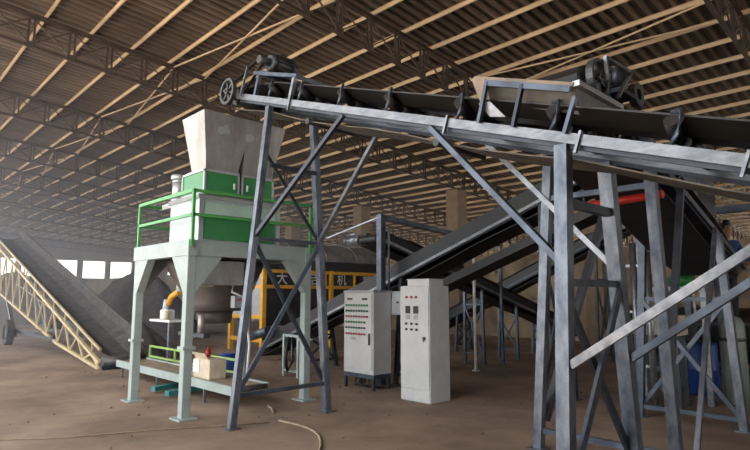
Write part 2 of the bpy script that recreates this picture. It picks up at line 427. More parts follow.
# drive on top of the head end
mt0, mt1 = c1.at(-6.72), c1.at(-5.85)
for d in (mt0, mt1):
    for sg in (-1, 1): mb().beam(c1.P(d, sg*.4, .03), c1.P(d, sg*.4, .36), .05, .05, up=c1.a).build('mount_post', 'steel_blue' if d == mt0 else 'steel_light', R1)
    mb().beam(c1.P(d, -.42, .37), c1.P(d, .42, .37), .05, .05, up=c1.n).build('mount_bar', 'steel_blue', R1)
for sg in (-1, 1): mb().beam(c1.P(mt1-.05, sg*.4, .375), c1.P(mt0+.15, sg*.4, .375), .05, .05, up=c1.n).build('mount_bar', 'steel_blue', R1)
mb().beam(c1.P(mt0-.22, 0, .41), c1.P(mt0+.14, 0, .41), .8, .02, up=c1.n).build('motor_plate', 'steel_dark', R1)
mp = c1.P(mt0 + .02, 0, .57)
motor(R1, mp + V((0,-.28,0)), mp + V((0,.16,0)), .145)
mpul = mp + V((0,-.40,0))
mb().tube(mpul + V((0,-.05,0)), mpul + V((0,.12,0)), .06, 14).build('motor_pulley', 'cast', R1)
wc2 = V((wc.x, mpul.y, wc.z)); db = mb()
dv = (mpul - wc2); dv.y = 0; dn = dv.normalized(); pn = V((-dn.z, 0, dn.x))
for sg in (-1, 1): db.beam(wc2 + pn*sg*.19, mpul + pn*sg*.06, .04, .012, up=pn)
stuff(db.build('drive_belt', 'belt', R1))
mb().beam(c1.P(mt0+.32, -.46, .02), c1.P(mt0+.28, -.46, .45), .03, .02).build('belt_guard_strut', 'steel_light', R1)
# bolted clamps along the rail
for x in (-5.8, -3.2, -1.9, -.82):
    d = c1.at(x); mb().beam(c1.P(d, -.435, -.09), c1.P(d, -.435, .085), .035, .02, up=c1.a).build('rail_clamp', 'steel_light', R1)
def trestle_x(root, x, yb, yt, z, w, m='steel_blue', mid=None, low=.4, xs=True, upper=False, cols=None):
    ya, yc = yb; ta, tc = yt
    def L(k, h):  # point on a leg at a height
        b, t = ((ya, ta), (yc, tc))[k]; return V((x, b + (t - b)*h/z, h))
    legpost(root, (x, ya, 0), (x, ta, z), w, (cols or (m, m))[0]); legpost(root, (x, yc, 0), (x, tc, z), w*1.12, (cols or (m, m))[1])
    mb().beam(L(0, low), L(1, low), w*.62, w*.62, up=(1,0,0)).build('cross_bar', m, root)
    if mid:
        mb().beam(L(0, mid), L(1, mid), w*.55, w*.55, up=(1,0,0)).build('cross_bar', m, root)
        if xs:
            dx = V((w*.3, 0, 0))
            mb().beam(L(0, low) + dx, L(1, mid) + dx, w*.7, .03, up=(1,0,0)).build('cross_brace', m, root)
            mb().beam(L(1, low) - dx, L(0, mid) - dx, w*.7, .03, up=(1,0,0)).build('cross_brace', 'steel_dark', root)
        if upper: mb().beam(L(0, z*.85), L(1, mid), w*.45, .03, up=(1,0,0)).build('cross_brace', 'steel_dark', root)
    return L
L1 = trestle_x(R1, -6.35, (3.63, 5.15), (4.07, 4.83), 4.26, .085, mid=2.40, low=.40, upper=True, cols=('post', 'post'))
L2 = trestle_x(R1, -2.05, (3.87, 5.15), (4.06, 4.85), 2.84, .105, mid=1.75, low=.24, cols=('post', 'post'))
mb().beam(L2(0, 2.38), L2(1, 2.38), .07, .07, up=(1,0,0)).build('cross_bar', 'steel_dark', R1)
L3 = trestle_x(R1, 2.3, (3.9, 5.0), (4.06, 4.85), z1(2.3) - .07, .12, mid=.9, low=.2)
mb().beam((-4.75, 4.05, z1(-4.75)-.05), L1(0, 2.42), .05, .05).build('brace', 'steel_dark', R1)
mb().beam((-4.93, 4.85, z1(-4.93)-.05), L1(1, 2.42), .055, .055).build('brace', 'steel_light', R1)
mb().beam((-3.42, 4.05, z1(-3.42)-.05), L2(0, 1.88), .06, .05).build('brace', 'steel_blue', R1)
mb().beam((-3.30, 4.85, z1(-3.30)-.05), L2(1, 1.88), .05, .05).build('brace', 'steel_light', R1)
mb().beam(L2(0, 1.14) + V((.05, 0, 0)), (-.34, 4.05, z1(-.34)-.05), .065, .06).build('brace', 'steel_light', R1)
mb().beam(L2(1, 1.10) + V((.05, 0, 0)), (-.30, 4.85, z1(-.30)-.05), .065, .06).build('brace', 'steel_blue', R1)
mb().beam((-6.3, 4.07, 3.42), (-6.3, 4.86, 3.42), .05, .05).build('cross_bar', 'steel_dark', R1)

# ---- feed hopper straddling the main conveyor
h = thing('feed_hopper', 'rusty tan sided loading hopper standing on the main conveyor rails', 'hopper', (-2.38, 4.45, z1(-2.38)))
xa, xb = -2.86, -1.92
def zh(x): return 3.30 + (3.63 - 3.30)*(x + 1.92)/(-.94)      # rim height along the slope
def plate(p1_, p2_, p3_, p4_, m, nm='side_plate', th=.012):
    P = [V(p) for p in (p1_, p2_, p3_, p4_)]; nn = (P[1]-P[0]).cross(P[2]-P[1]).normalized()*th
    return mb().loft([p + nn*.5 for p in P], [p - nn*.5 for p in P]).build(nm, m, h)
M['rust_tan'] = mat('rusty_tan_plate', (.38, .27, .17), .6, .1, .3, 5, col2=(.2, .16, .13))
M['hop_dark'] = mat('dull_grey_plate', (.13, .115, .10), .55, .2, .25, 4)
n0, n1, f0, f1 = 4.03, 4.16, 4.87, 4.74
dz = .20
plate((xa, n0, zh(xa)), (xb, n0, zh(xb)), (xb-.03, n1, zh(xb)-dz), (xa+.05, n1, zh(xa)-dz), 'hop_dark')
plate((xb, f0, zh(xb)), (xa, f0, zh(xa)), (xa+.05, f1, zh(xa)-dz), (xb-.03, f1, zh(xb)-dz), 'hop_dark')
plate((xa, f0, zh(xa)), (xa, n0, zh(xa)), (xa+.05, n1, zh(xa)-dz), (xa+.05, f1, zh(xa)-dz), 'rust_tan')
plate((xb, n0, zh(xb)), (xb, f0, zh(xb)), (xb-.03, f1, zh(xb)-dz), (xb-.03, n1, zh(xb)-dz), 'hop_dark')
plate((xa-.02, 4.0, zh(xa)+.0), (xa+.13, 4.0, zh(xa)-.045), (xa+.16, 4.02, zh(xa)-.24), (xa+.06, 4.02, zh(xa)-.24), 'rust_tan', 'corner_plate')
plate((xa+.04, 4.02, zh(xa)-.25), (xa+.16, 4.02, zh(xa)-.26), (xa+.30, 4.05, zh(xa)-.43), (xa+.14, 4.05, zh(xa)-.39), 'steel_light', 'deflector_plate')
for p, q, m in (((xa, n0, zh(xa)), (xb, n0, zh(xb)), 'rust_tan'), ((xa, f0, zh(xa)), (xb, f0, zh(xb)), 'rust_tan'), ((xa, n0, zh(xa)), (xa, f0, zh(xa)), 'rust_tan')):
    mb().angle(p, q, .04, .008, fx=-1, fy=-1).build('rim_angle', m, h)
mb().beam((xb+.02, n0-.01, zh(xb)+.01), (xb+.02, f0, zh(xb)+.01), .06, .045).build('rim_angle', 'silver_trim', h)
for x, m in ((-2.71, 'steel_blue'), (-2.36, 'steel_dark'), (-1.90, 'steel_blue')):
    for y in (4.0, 4.9):
        mb().beam((x - .10, y, z1(x - .10) + .05), (x, y, zh(x) - (.03 if x < -2 else .10)), .045, .03, up=(1,0,0)).build('support', m, h)
mb().beam((-2.73, 4.0, zh(-2.73)-.04), (-1.94, 4.0, zh(-1.94)-.04), .03, .05).build('stiffener', 'steel_blue', h)

# ---- conveyor that climbs out of the right and tips into the feed hopper
c2 = Conv('belt_conveyor', 'dark belt conveyor coming down from the feed hopper toward the right', (-2.5, 9.3, 2.10), (-2.5, 4.66, 3.56), .86, rail='steel_blue', railh=.1)
R2 = c2.root
c2.belts(r=.145, sag=.05, under='belt', top='belt_main'); c2.pulleys(.145)
c2.idlers([c2.at(y) for y in (6.8, 5.9)])
tsg = -1 if c2.t.x > 0 else 1
c2.wheel(c2.L, (.50 if c2.t.x > 0 else -.50), .0, .175)
fx_ = -2.02
for p, q in (((4.70, 3.75), (5.28, 3.77)), ((5.28, 3.77), (4.93, 3.44)), ((4.70, 3.75), (4.74, 3.55))):
    mb().beam((fx_+.08, p[0], p[1]), (fx_+.08, q[0], q[1]), .03, .03, up=(1,0,0)).build('guard_bar', 'steel_light', R2)
motor(R2, (-2.3, 5.2, 3.72), (-1.98, 5.2, 3.72), .12)
mb().ring((fx_+.03, 5.5, 3.62), (1,0,0), .12, .06, .07, 18).build('idle_sheave', 'cast', R2)
mb().box(-2.5, -1.95, 5.05, 5.4, 3.54, 3.58).build('motor_plate', 'steel_dark', R2)
def trestle_y(root, y, xb_, xt, z, w, ms, low=.3, mid=None, m='steel_blue', xs=True):
    def L(k, hh):
        b, t = ((xb_[0], xt[0]), (xb_[1], xt[1]))[k]; return V((b + (t - b)*hh/z, y, hh))
    for k in (0, 1): legpost(root, (xb_[k], y, 0), (xt[k], y, z), w, ms[k], up=(0,1,0))
    mb().beam(L(0, low), L(1, low), w*.6, w*.6, up=(0,1,0)).build('cross_bar', m, root)
    if mid:
        mb().beam(L(0, mid), L(1, mid), w*.6, w*.6, up=(0,1,0)).build('cross_bar', m, root)
        if xs:
            e = V((0, w*.3, 0))
            mb().beam(L(0, low) + e, L(1, mid) + e, w*.6, .03, up=(0,1,0)).build('cross_brace', m, root)
            mb().beam(L(1, low) - e, L(0, mid) - e, w*.6, .03, up=(0,1,0)).build('cross_brace', m, root)
    return L
def z2(y): return 3.56 - (3.56-2.10)/(9.3-4.66)*(y - 4.66) - .05
T2 = trestle_y(R2, 5.6, (-3.26, -1.86), (-3.0, -1.95), z2(5.6), .095, ('post', 'post'), low=.2, mid=2.72, xs=False)
trestle_y(R2, 8.07, (-3.12, -1.9), (-2.95, -2.02), z2(8.07), .09, ('steel_blue', 'post'), low=.14, mid=1.6)
mb().beam((-2.93, 6.9, z2(6.9)), (-3.2, 5.65, .3), .09, .06).build('brace', 'steel_dark', R2)
mb().beam((-2.02, 6.75, z2(6.75)), (-1.9, 5.66, .9), .07, .06).build('brace', 'steel_blue', R2)
mb().beam((-2.0, 7.9, z2(7.9)), (-1.95, 6.4, .0), .05, .05).build('brace', 'post', R2)

# ---- long black conveyor rising right behind the cabinets
c3 = Conv('belt_conveyor', 'black belt conveyor rising right behind the two grey cabinets', (-12.3, 8.05, .22), (-3.3, 8.05, 3.46), .7, rail='rail', railh=.07)
c3.belts(r=.1, sag=.03, under='belt'); c3.pulleys(.1)
for sg in (-1, 1):     # black skirt boards over the rails
    mb().beam(c3.P(.3, sg*.33, .16), c3.P(c3.L-.1, sg*.33, .16), .02, .24, up=c3.n).build('skirt_board', 'black_rubber', c3.root)
for d in [c3.L*k/11 for k in range(1, 11)]:
    mb().beam(c3.P(d, -.36, 0), c3.P(d, -.36, .26), .03, .03, up=c3.a).build('skirt_stay', 'steel_dark', c3.root)
mb().beam(c3.P(5.0, .0, -.46), c3.P(c3.L-.3, .0, -.46), .5, .14, up=c3.n).build('return_trough', 'black_rubber', c3.root)
for d in (5.2, 6.3, 7.4, 8.5): mb().beam(c3.P(d, -.3, -.46), c3.P(d, -.3, 0), .03, .03, up=c3.a).build('trough_hanger', 'steel_dark', c3.root)
mb().tube((-12.35, 7.55, .62), (-11.6, 7.55, .80), .11, 14).build('tail_guard', 'steel_blue', c3.root)
for x in (-10.2, -7.3, -4.3):
    zz = .22 + .36*(x + 12.3) - .05
    trestle_x(c3.root, x, (7.55, 8.55), (7.72, 8.38), zz, .07, 'steel_dark', mid=(zz*.8 if zz > .8 else None), low=.18)

# ---- conveyor falling away to the right behind, with small blue trestles
c4 = Conv('belt_conveyor', 'pale railed belt conveyor sloping down to the right in front of the back wall', (-8.15, 16.0, .52), (-8.15, 7.7, 2.78), .55, rail='steel_light', railh=.08)
c4.belts(r=.09, sag=.03, under='belt'); c4.pulleys(.09)
for sg in (-1, 1):
    mb().beam(c4.P(.2, sg*.26, .13), c4.P(c4.L-.1, sg*.26, .13), .02, .16, up=c4.n).build('skirt_board', 'black_rubber', c4.root)
for y in (9.4, 11.2, 12.7, 14.4):
    zz = .52 + .2723*(16 - y) - .05
    trestle_y(c4.root, y, (-8.45, -7.88), (-8.42, -7.9), zz, .06, ('steel_blue', 'steel_blue'), low=.25, mid=zz*.8)
motor(c4.root, (-8.95, 7.75, 2.80), (-8.45, 7.75, 2.80), .13, 'gear_motor', 'steel_light')
c5 = Conv('belt_conveyor', 'farthest black belt conveyor rising right just before the back wall', (-12.2, 13.6, .25), (-5.2, 13.6, 3.3), .6, rail='steel_dark', railh=.08)
c5.belts(r=.1, sag=.03, under='belt'); c5.pulleys(.1)
for sg in (-1, 1):
    mb().beam(c5.P(.2, sg*.28, .13), c5.P(c5.L-.1, sg*.28, .13), .02, .2, up=c5.n).build('skirt_board', 'black_rubber', c5.root)
for x in (-10.3, -6.0):
    zz = .25 + .4357*(x + 12.2) - .05
    trestle_x(c5.root, x, (13.2, 14.0), (13.32, 13.88), zz, .06, 'steel_dark', mid=zz*.7, low=.2)
# ---- gantry portal behind the cabinets, pole
gt = thing('steel_gantry', 'tall grey steel gantry post with a long beam behind the cabinets', 'gantry', (-7.55, 7.42, 0))
legpost(gt, (-7.55, 7.42, 0), (-7.55, 7.42, 3.2), .125, 'steel_blue', name='post')
legpost(gt, (-7.62, 11.6, 0), (-7.62, 11.6, 2.88), .06, 'steel_blue', name='post')
mb().beam((-7.55, 7.36, 3.16), (-7.62, 11.66, 2.88), .09, .10).build('beam', 'steel_blue', gt)
mb().beam((-7.42, 7.5, .3), (-7.42, 7.5, 2.95), .03, .03).build('conduit', 'steel_light', gt)
mb().beam((-7.6, 7.42, 3.16), (-9.3, 7.5, 2.88), .03, .03).build('stay_rod', 'steel_light', gt)
pl = mb().tube((-7.39, 10.18, 0), (-7.39, 10.18, 2.62), .035, 10).tube((-7.39, 10.18, 0), (-7.39, 10.18, .02), .09, 12).tube((-7.39, 10.18, 2.60), (-7.39, 10.18, 2.66), .05, 10)
tag(pl.build('support_pole', 'plastic_white'), 'thin white upright pole standing right of the taller cabinet', 'pole')
g2 = thing('steel_gantry', 'grey steel portal frame standing behind the worker in blue', 'gantry', (-3.6, 12, 0))
legpost(g2, (-3.6, 12, 0), (-3.6, 12, 3.2), .11, 'steel_blue', name='post'); legpost(g2, (.2, 12, 0), (.2, 12, 3.2), .11, 'steel_blue', name='post')
mb().beam((-3.7, 12, 3.26), (.3, 12, 3.30), .13, .13).build('beam', 'steel_blue', g2)

# ================================================================== bagging machine on its platform
b = thing('bagging_machine', 'green and white bagging machine with railing on a pale grey leg frame', 'bagging machine', (-8.2, 4.45, 0))
PX = (-9.1, -7.3); PY = (3.45, 5.45); ZP = 2.42
for x in PX:
    for y in PY:
        o = mb().beam((x, y, 0), (x, y, ZP - .02), .125, .125).build('post', 'mint', b, .01)
        mb().box(x-.16, x+.16, y-.13, y+.13, 0, .02).build('foot_plate', 'mint', o)
        mb().box(x-.09, x+.09, y-.09, y+.09, .92, .96).build('collar', 'mint', o)
for y in PY: mb().box(PX[0]-.09, PX[1]+.09, y-.075, y+.075, 2.20, ZP).build('platform_beam', 'mint', b)
for x in PX: mb().box(x-.075, x+.075, PY[0]+.075, PY[1]-.075, 2.20, ZP).build('platform_beam', 'mint', b)
def gus(p, d, y_axis):      # triangular haunch under a beam next to a post
    x, y = p; a = .06; L = .40
    if y_axis:
        A = [(x+.06, y+d*a, 2.20), (x+.06, y+d*(a+L), 2.20), (x+.06, y+d*a, 1.68)]; B = [(x-.06, *q[1:]) for q in A]
    else:
        A = [(x+d*a, y-.06, 2.20), (x+d*(a+L), y-.06, 2.20), (x+d*a, y-.06, 1.68)]; B = [(q[0], y+.06, q[2]) for q in A]
    mb().loft(A, B).build('haunch', 'mint', b)
for x in PX:
    for y in PY:
        gus((x, y), 1 if y < 4 else -1, True); gus((x, y), 1 if x < -8 else -1, False)
mb().box(PX[0], PX[1], PY[0], PY[1], ZP, ZP+.008).build('deck_plate', 'steel_light', b)
# railing
rl = mb().beam((-9.13, 3.42, ZP+.69), (-7.2, 3.42, ZP+.69), .05, .05).build('railing', 'green_rail', b)
def rp(p, q): mb().beam(p, q, .042, .042).build('rail_bar', 'green_rail', rl)
rp((-9.13, 3.42, ZP+.35), (-7.2, 3.42, ZP+.35))
for zz in (.35, .69): rp((-7.2, 3.42, ZP+zz), (-7.2, 5.45, ZP+zz)); rp((-9.13, 3.42, ZP+zz), (-9.13, 5.45, ZP+zz))
for x, y in ((-9.13, 3.42), (-7.2, 3.42), (-7.2, 4.43), (-7.2, 5.45), (-9.13, 5.45), (-9.13, 4.43)): rp((x, y, ZP-.1), (x, y, ZP+.71))
# body
bd = mb().box(-8.33, -7.36, 3.58, 4.93, ZP+.008, 3.06).build('scale_body', 'white_panel', b, .012)
mb().box(-7.36, -7.345, 3.66, 4.86, ZP+.03, 2.80).build('lower_panel', 'green', bd)
M['reflection_green'] = mat('painted_reflection', (.50, .66, .56), .3, .1, .12, 3)
mb().box(-7.36, -7.345, 3.66, 4.86, 2.82, 2.99).build('reflection_panel', 'reflection_green', bd)  # reflection on the green face, put in as a paler strip
for y in (3.60, 4.91): mb().box(-7.365, -7.335, y-.03, y+.03, ZP+.01, 3.06).build('corner_post', 'silver_trim', bd)
mb().box(-8.36, -7.33, 3.55, 4.96, 3.04, 3.10).build('top_flange', 'silver_trim', bd)
for k, (ya, yb_) in enumerate(((3.62, 4.19), (4.23, 4.80))):
    u = mb().box(-8.02, -7.33, ya, yb_, 3.10, 3.47).build('feeder_box', 'green', b)
    for p, q in (((-7.33, ya, 3.12), (-7.33, yb_, 3.12)), ((-7.33, ya, 3.455), (-7.33, yb_, 3.455)), ((-7.33, ya+.012, 3.1), (-7.33, ya+.012, 3.47)), ((-7.33, yb_-.012, 3.1), (-7.33, yb_-.012, 3.47))):
        mb().beam(p, q, .03, .03).build('door_trim', 'silver_trim', u)
    if k == 0:
        for p, q in (((-8.02, ya, 3.455), (-7.33, ya, 3.455)), ((-8.02, ya, 3.12), (-7.33, ya, 3.12)), ((-8.01, ya, 3.1), (-8.01, ya, 3.47))):
            mb().beam(p, q, .03, .03).build('door_trim', 'silver_trim', u)
    hy = yb_ - .09 if k == 0 else ya + .09
    mb().beam((-7.31, hy, 3.22), (-7.31, hy, 3.31), .02, .025).build('door_handle', 'plastic_white', u)
    # lower chute of the double hopper
    ta, tb = ((3.58, 4.205), (4.215, 4.80))[k]
    A = [(-7.78, ya+.03, 3.47), (-7.34, ya+.03, 3.47), (-7.34, yb_-.03, 3.47), (-7.78, yb_-.03, 3.47)]
    B = [(-7.79, ta, 3.80), (-7.24, ta, 3.80), (-7.24, tb, 3.80), (-7.79, tb, 3.80)]
    mb().loft(A, B).build('chute', 'stainless', b)
    mb().box(-7.9, -7.31, ya+.01, yb_-.01, 3.47, 3.49).build('chute_flange', 'stainless', b)
# upper hopper, open at the top
hz0, hz1 = 3.80, 4.27
def ring4(x0, x1, y0, y1, z): return [V((x0,y0,z)), V((x1,y0,z)), V((x1,y1,z)), V((x0,y1,z))]
O0, O1 = ring4(-7.79, -7.24, 3.58, 4.80, hz0), ring4(-7.80, -7.10, 3.47, 4.86, hz1)
I0, I1 = ring4(-7.77, -7.26, 3.60, 4.78, hz0), ring4(-7.78, -7.12, 3.49, 4.84, hz1)
hm = mb(); vs = O0 + O1 + I1 + I0; fs = []
for r_ in range(3):
    for k in range(4): fs.append((4*r_+k, 4*r_+(k+1) % 4, 4*r_+4+(k+1) % 4, 4*r_+4+k))
for k in range(4): fs.append((12+k, 12+(k+1) % 4, (k+1) % 4, k))
hm.add(vs, fs).build('hopper', 'stainless', b)
for (py_, pz_, r0) in ((3.83, 4.05, .10), (4.27, 4.02, .085)):
    px_ = -7.24 + .14*(pz_ - 3.8)/.47 + .004; rr_ = random.Random(int(py_*100))
    q_ = [(py_ + r0*rr_.uniform(.6, 1.2)*math.cos(a_*.7), pz_ + r0*.7*rr_.uniform(.6, 1.3)*math.sin(a_*.7)) for a_ in range(9)]
    mb().loft([(-7.24 + .14*(z_ - 3.8)/.47 + .001, y_, z_) for y_, z_ in q_], [(-7.24 + .14*(z_ - 3.8)/.47 + .008, y_, z_) for y_, z_ in q_]).build('weld_patch', 'silver_trim', b)
gm = motor(b, (-8.55, 3.80, 3.52), (-8.55, 3.80, 3.12), .12, 'gear_motor', 'silver_trim')
mb().box(-8.75, -8.33, 3.62, 4.0, 3.02, 3.10).build('motor_shelf', 'silver_trim', b)
mb().tube((-8.55, 3.80, 3.50), (-8.55, 3.80, 3.58), .13, 16).build('motor_cap', 'silver_trim', b)
# weighing hopper, boxes and bag clamp under the deck
mb().lathe((-8.45, 4.45, 0), [(.78, 2.19), (.76, 2.05), (.50, 1.66), (.48, 1.52), (.46, 1.40), (.40, 1.40)], 28).build('weigh_hopper', 'sack', b)
mb().lathe((-8.45, 4.45, 0), [(.30, 1.40), (.27, 1.20), (.22, 1.20)], 24).build('bag_spout', 'sack', b)
wb = mb().box(-7.95, -7.5, 3.70, 4.42, 1.80, 2.16).build('weigh_box', 'stainless', b, .008)
mb().box(-8.0, -7.95, 3.68, 4.44, 1.78, 2.18).build('box_flange', 'plastic_white', wb)
mb().path([(-7.6, 4.3, 1.8), (-7.55, 4.25, 1.7), (-7.55, 4.45, 1.62), (-7.55, 4.5, 1.4), (-7.5, 4.55, .9), (-7.5, 4.5, .2)], .018, 8).build('cable', 'plastic_white', b)
ctl = mb().box(-7.66, -7.54, 4.3, 4.46, 1.46, 1.64).build('control_box', 'cabinet_top', b)
mb().box(-7.54, -7.535, 4.33, 4.43, 1.57, 1.59).build('red_label', 'red', ctl)
for dx in (0, .14): mb().tube((-9.55+dx, 4.36+dx, 1.72), (-9.55+dx, 4.36+dx, 2.02), .075, 14).build('air_filter', 'plastic_white', b)
for s_ in (-.3, .25):
    mb().tube((-8.45 + s_, 4.1, 1.06), (-8.45 + s_, 4.1, 1.34), .05, 12).build('clamp_cylinder', 'stainless', b)
mb().box(-8.9, -8.0, 4.05, 4.15, 1.0, 1.06).build('clamp_bar', 'steel_dark', b)
# ---- flat packing conveyor under the machine
pc = thing('packing_conveyor', 'low pale green flat conveyor passing beneath the bagging machine', 'conveyor', (-9.9, 4.5, 0))
for y in (4.2, 4.8): mb().beam((-12.0, y, .27), (-7.35, y, .27), .05, .13).build('side_rail', 'mint', pc)
mb().box(-11.95, -7.4, 4.23, 4.77, .28, .31).build('belt', 'wood', pc)
for x in (-11.98, -7.36): mb().tube((x, 4.22, .27), (x, 4.78, .27), .055, 14).build('end_roller', 'cast', pc)
for x in (-11.7, -10, -8.2):
    for y in (4.2, 4.8): mb().beam((x, y, 0), (x, y, .22), .035, .035).build('leg', 'steel_light', pc)
for x in (-8.6, -8.9):
    pass
stl = [mb().beam((-9.55, 3.95, .07), (-9.9, 5.2, .07), .10, .08), mb().beam((-8.95, 3.93, .07), (-9.25, 5.0, .07), .10, .08)]
tag(stl[0].build('floor_rail', 'teal'), 'longer teal steel skid under the packing conveyor, left of its twin', 'skid', 'teal skids')
tag(stl[1].build('floor_rail', 'teal'), 'shorter teal steel skid under the packing conveyor, right of its twin', 'skid', 'teal skids')
gf = thing('guard_fence', 'low lime green two bar fence behind the packing conveyor', 'fence', (-10.8, 5.1, 0))
for zz in (.30, .52): mb().beam((-12.6, 5.1, zz), (-8.7, 5.1, zz), .035, .04).build('rail_bar', 'lime', gf)
for x in (-12.6, -11.3, -10, -8.7): mb().beam((x, 5.1, 0), (x, 5.1, .54), .035, .035).build('post', 'lime', gf)
# things behind the frame
sw = thing('sewing_machine', 'white and yellow bag sewing machine on a column behind the packing conveyor', 'sewing machine', (-11.6, 5.5, 0))
mb().beam((-11.6, 5.5, 0), (-11.6, 5.5, 1.06), .09, .09).build('column', 'steel_light', sw)
mb().box(-12.2, -11.1, 5.25, 5.75, 1.05, 1.10).build('table', 'plastic_white', sw)
mb().box(-12.0, -11.6, 5.4, 5.6, 1.10, 1.32).build('head_base', 'plastic_white', sw, .03)
mb().tube((-11.9, 5.5, 1.3), (-11.9, 5.5, 1.55), .08, 14, .05).build('head', 'white_panel', sw)
mb().path([(-11.75, 5.5, 1.45), (-11.6, 5.5, 1.62), (-11.35, 5.5, 1.70), (-11.2, 5.5, 1.72)], .07, 10).build('arm', 'yellow', sw)
mb().tube((-11.5, 5.35, 1.10), (-11.5, 5.35, 1.3), .06, 12).build('thread_cone', 'cream', sw)
sw.location.x -= .9
cb = thing('cardboard_carton', 'cream carton with a white paper sheet on the packing conveyor', 'carton', (-8.5, 4.45, .31))
mb().box(-8.85, -8.3, 4.32, 4.62, .31, .62).build('carton_body', 'cream', cb, .01)
mb().box(-8.84, -8.62, 4.305, 4.32, .40, .60).build('paper_sheet', 'plastic_white', cb)
fl = mb(); [fl.loft([(-8.82, 4.34, .62), (-8.4, 4.34, .62), (-8.4, 4.36, .62), (-8.82, 4.36, .62)], [(-8.8, 4.28, .72), (-8.42, 4.28, .72), (-8.42, 4.295, .72), (-8.8, 4.295, .72)])]
fl.build('flap', 'cream', cb)
rb = mb().tube((-8.7, 4.5, .62), (-8.7, 4.5, .74), .04, 12, .036).tube((-8.7, 4.5, .74), (-8.7, 4.5, .79), .022, 10)
tag(rb.build('paint_can', 'red'), 'small red bottle standing on the cream carton', 'bottle')
bl = thing('barrel', 'blue plastic barrel behind the low lime fence', 'barrel', (-10.0, 5.6, 0))
mb().lathe((-10.0, 5.6, 0), [(.17, 0), (.20, .06), (.21, .25), (.20, .42), (.17, .48), (.15, .48)], 20).build('drum_body', 'blue', bl)
mb().lathe((-10.0, 5.6, 0), [(.16, .48), (.165, .51), (.05, .515)], 20).build('lid', 'blue', bl)
tg = mb().tube((-11.75, 4.5, .31), (-11.75, 4.5, .40), .09, 12, .05).tube((-11.75, 4.5, .40), (-11.75, 4.5, .46), .04, 10)
tag(tg.build('funnel', 'stainless'), 'small dusty metal funnel on the left end of the packing conveyor', 'funnel')
wp = mb().box(-9.2, -8.95, 4.3, 4.5, .31, .36).box(-9.18, -9.0, 4.32, 4.48, .36, .375)
tag(wp.build('sack_bundle', 'plastic_white'), 'small flat white bundle of sacks on the packing conveyor', 'sacks')

# ================================================================== control cabinets
k1 = thing('control_cabinet', 'light grey control cabinet with rows of green and red buttons on a blue stand', 'cabinet', (-7.45, 6.98, 0))
cx0, cx1, cy0, cy1 = -7.86, -7.07, 6.76, 7.2
b1 = mb().box(cx0, cx1, cy0, cy1, .27, 1.70).build('cabinet_body', 'cabinet', k1, .008)
mb().box(cx0-.01, cx1+.01, cy0-.01, cy1+.01, 1.70, 1.735).build('lid', 'cabinet_top', k1)
d1 = mb().box(cx0+.025, cx1-.03, cy0-.018, cy0, .36, 1.66).build('door', 'cabinet', k1, .004)
for j, (z, m) in enumerate(((1.47, 'btn_green'), (1.37, 'btn_dark'), (1.27, 'btn_red'), (1.17, 'btn_green'), (1.07, 'btn_dark'), (.96, 'btn_red'))):
    w_ = mb(); nb = 9 if j < 3 else 8
    for q in range(nb): w_.tube((cx0+.10+.069*q, cy0-.018, z), (cx0+.10+.069*q, cy0-.045, z), .019, 8)
    stuff(w_.build('button_row', m, d1))
for x in (cx0+.12, cx0+.52): mb().box(x, x+.13, cy0-.03, cy0-.018, 1.565, 1.60).build('meter', 'black', d1)
mb().box(cx1-.10, cx1-.07, cy0-.04, cy0-.018, .78, .98).build('door_handle', 'black', d1)
mb().box(cx0+.22, cx0+.34, cy0-.022, cy0-.018, .86, .90).build('name_plate', 'cabinet_top', d1)
mb().box(cx0, cx1, cy0, cy1, .20, .27).build('stand_frame', 'steel_blue', k1)
for x in (cx0+.03, cx1-.03):
    for y in (cy0+.03, cy1-.03): mb().beam((x, y, 0), (x, y, .2), .045, .045).build('leg', 'steel_dark', k1)
cw = mb()
for q in range(7):
    x = cx0+.15+.08*q; cw.path([(x, 6.95, .22), (x+.03, 6.9+.03*(q % 3), .12), (x-.02, 6.92, .03), (x+.1, 7.0+.02*q, .015)], .012, 6)
stuff(cw.build('cable_bundle', 'black', k1))
k2 = thing('control_cabinet', 'tall light grey cabinet with two black controllers and a box on top', 'cabinet', (-5.96, 6.84, 0))
ex0, ex1, ey0, ey1 = -6.27, -5.65, 6.61, 7.09
mb().box(ex0, ex1, ey0, ey1, .0, 1.80).build('cabinet_body', 'cabinet', k2, .008)
d2 = mb().box(ex0+.012, ex1-.012, ey0-.018, ey0, .20, 1.785).build('door', 'cabinet', k2, .004)
mb().box(ex0+.012, ex1-.012, ey0-.014, ey0, .02, .185).build('plinth', 'cabinet', k2)
mb().box(ex0+.10, ex1-.06, ey0+.06, ey1-.06, 1.80, 1.90).build('top_box', 'cabinet', k2, .006)
mb().box(ex0+.09, ex1-.05, ey0+.05, ey1-.05, 1.90, 1.912).build('top_box_lid', 'cabinet', k2)
for q, m in enumerate(('btn_red', 'btn_red', 'btn_red')): mb().tube((ex0+.16+.10*q, ey0-.018, 1.62), (ex0+.16+.10*q, ey0-.04, 1.62), .02, 12).build('indicator_lamp', m, d2)
for x in (ex0+.13, ex0+.30):
    mb().box(x, x+.10, ey0-.028, ey0-.018, 1.36, 1.48).build('controller', 'black', d2)
    mb().box(x+.005, x+.095, ey0-.026, ey0-.018, 1.27, 1.34).build('key_pad', 'cabinet_top', d2)
for q in range(3):
    for zz in (1.20, 1.11): mb().tube((ex0+.15+.11*q, ey0-.018, zz), (ex0+.15+.11*q, ey0-.045, zz), .018, 10).build('selector_switch', 'black', d2)
hd = mb().tube((ex1-.10, ey0-.018, .98), (ex1-.10, ey0-.035, .98), .03, 14).build('door_lock', 'cast', d2)
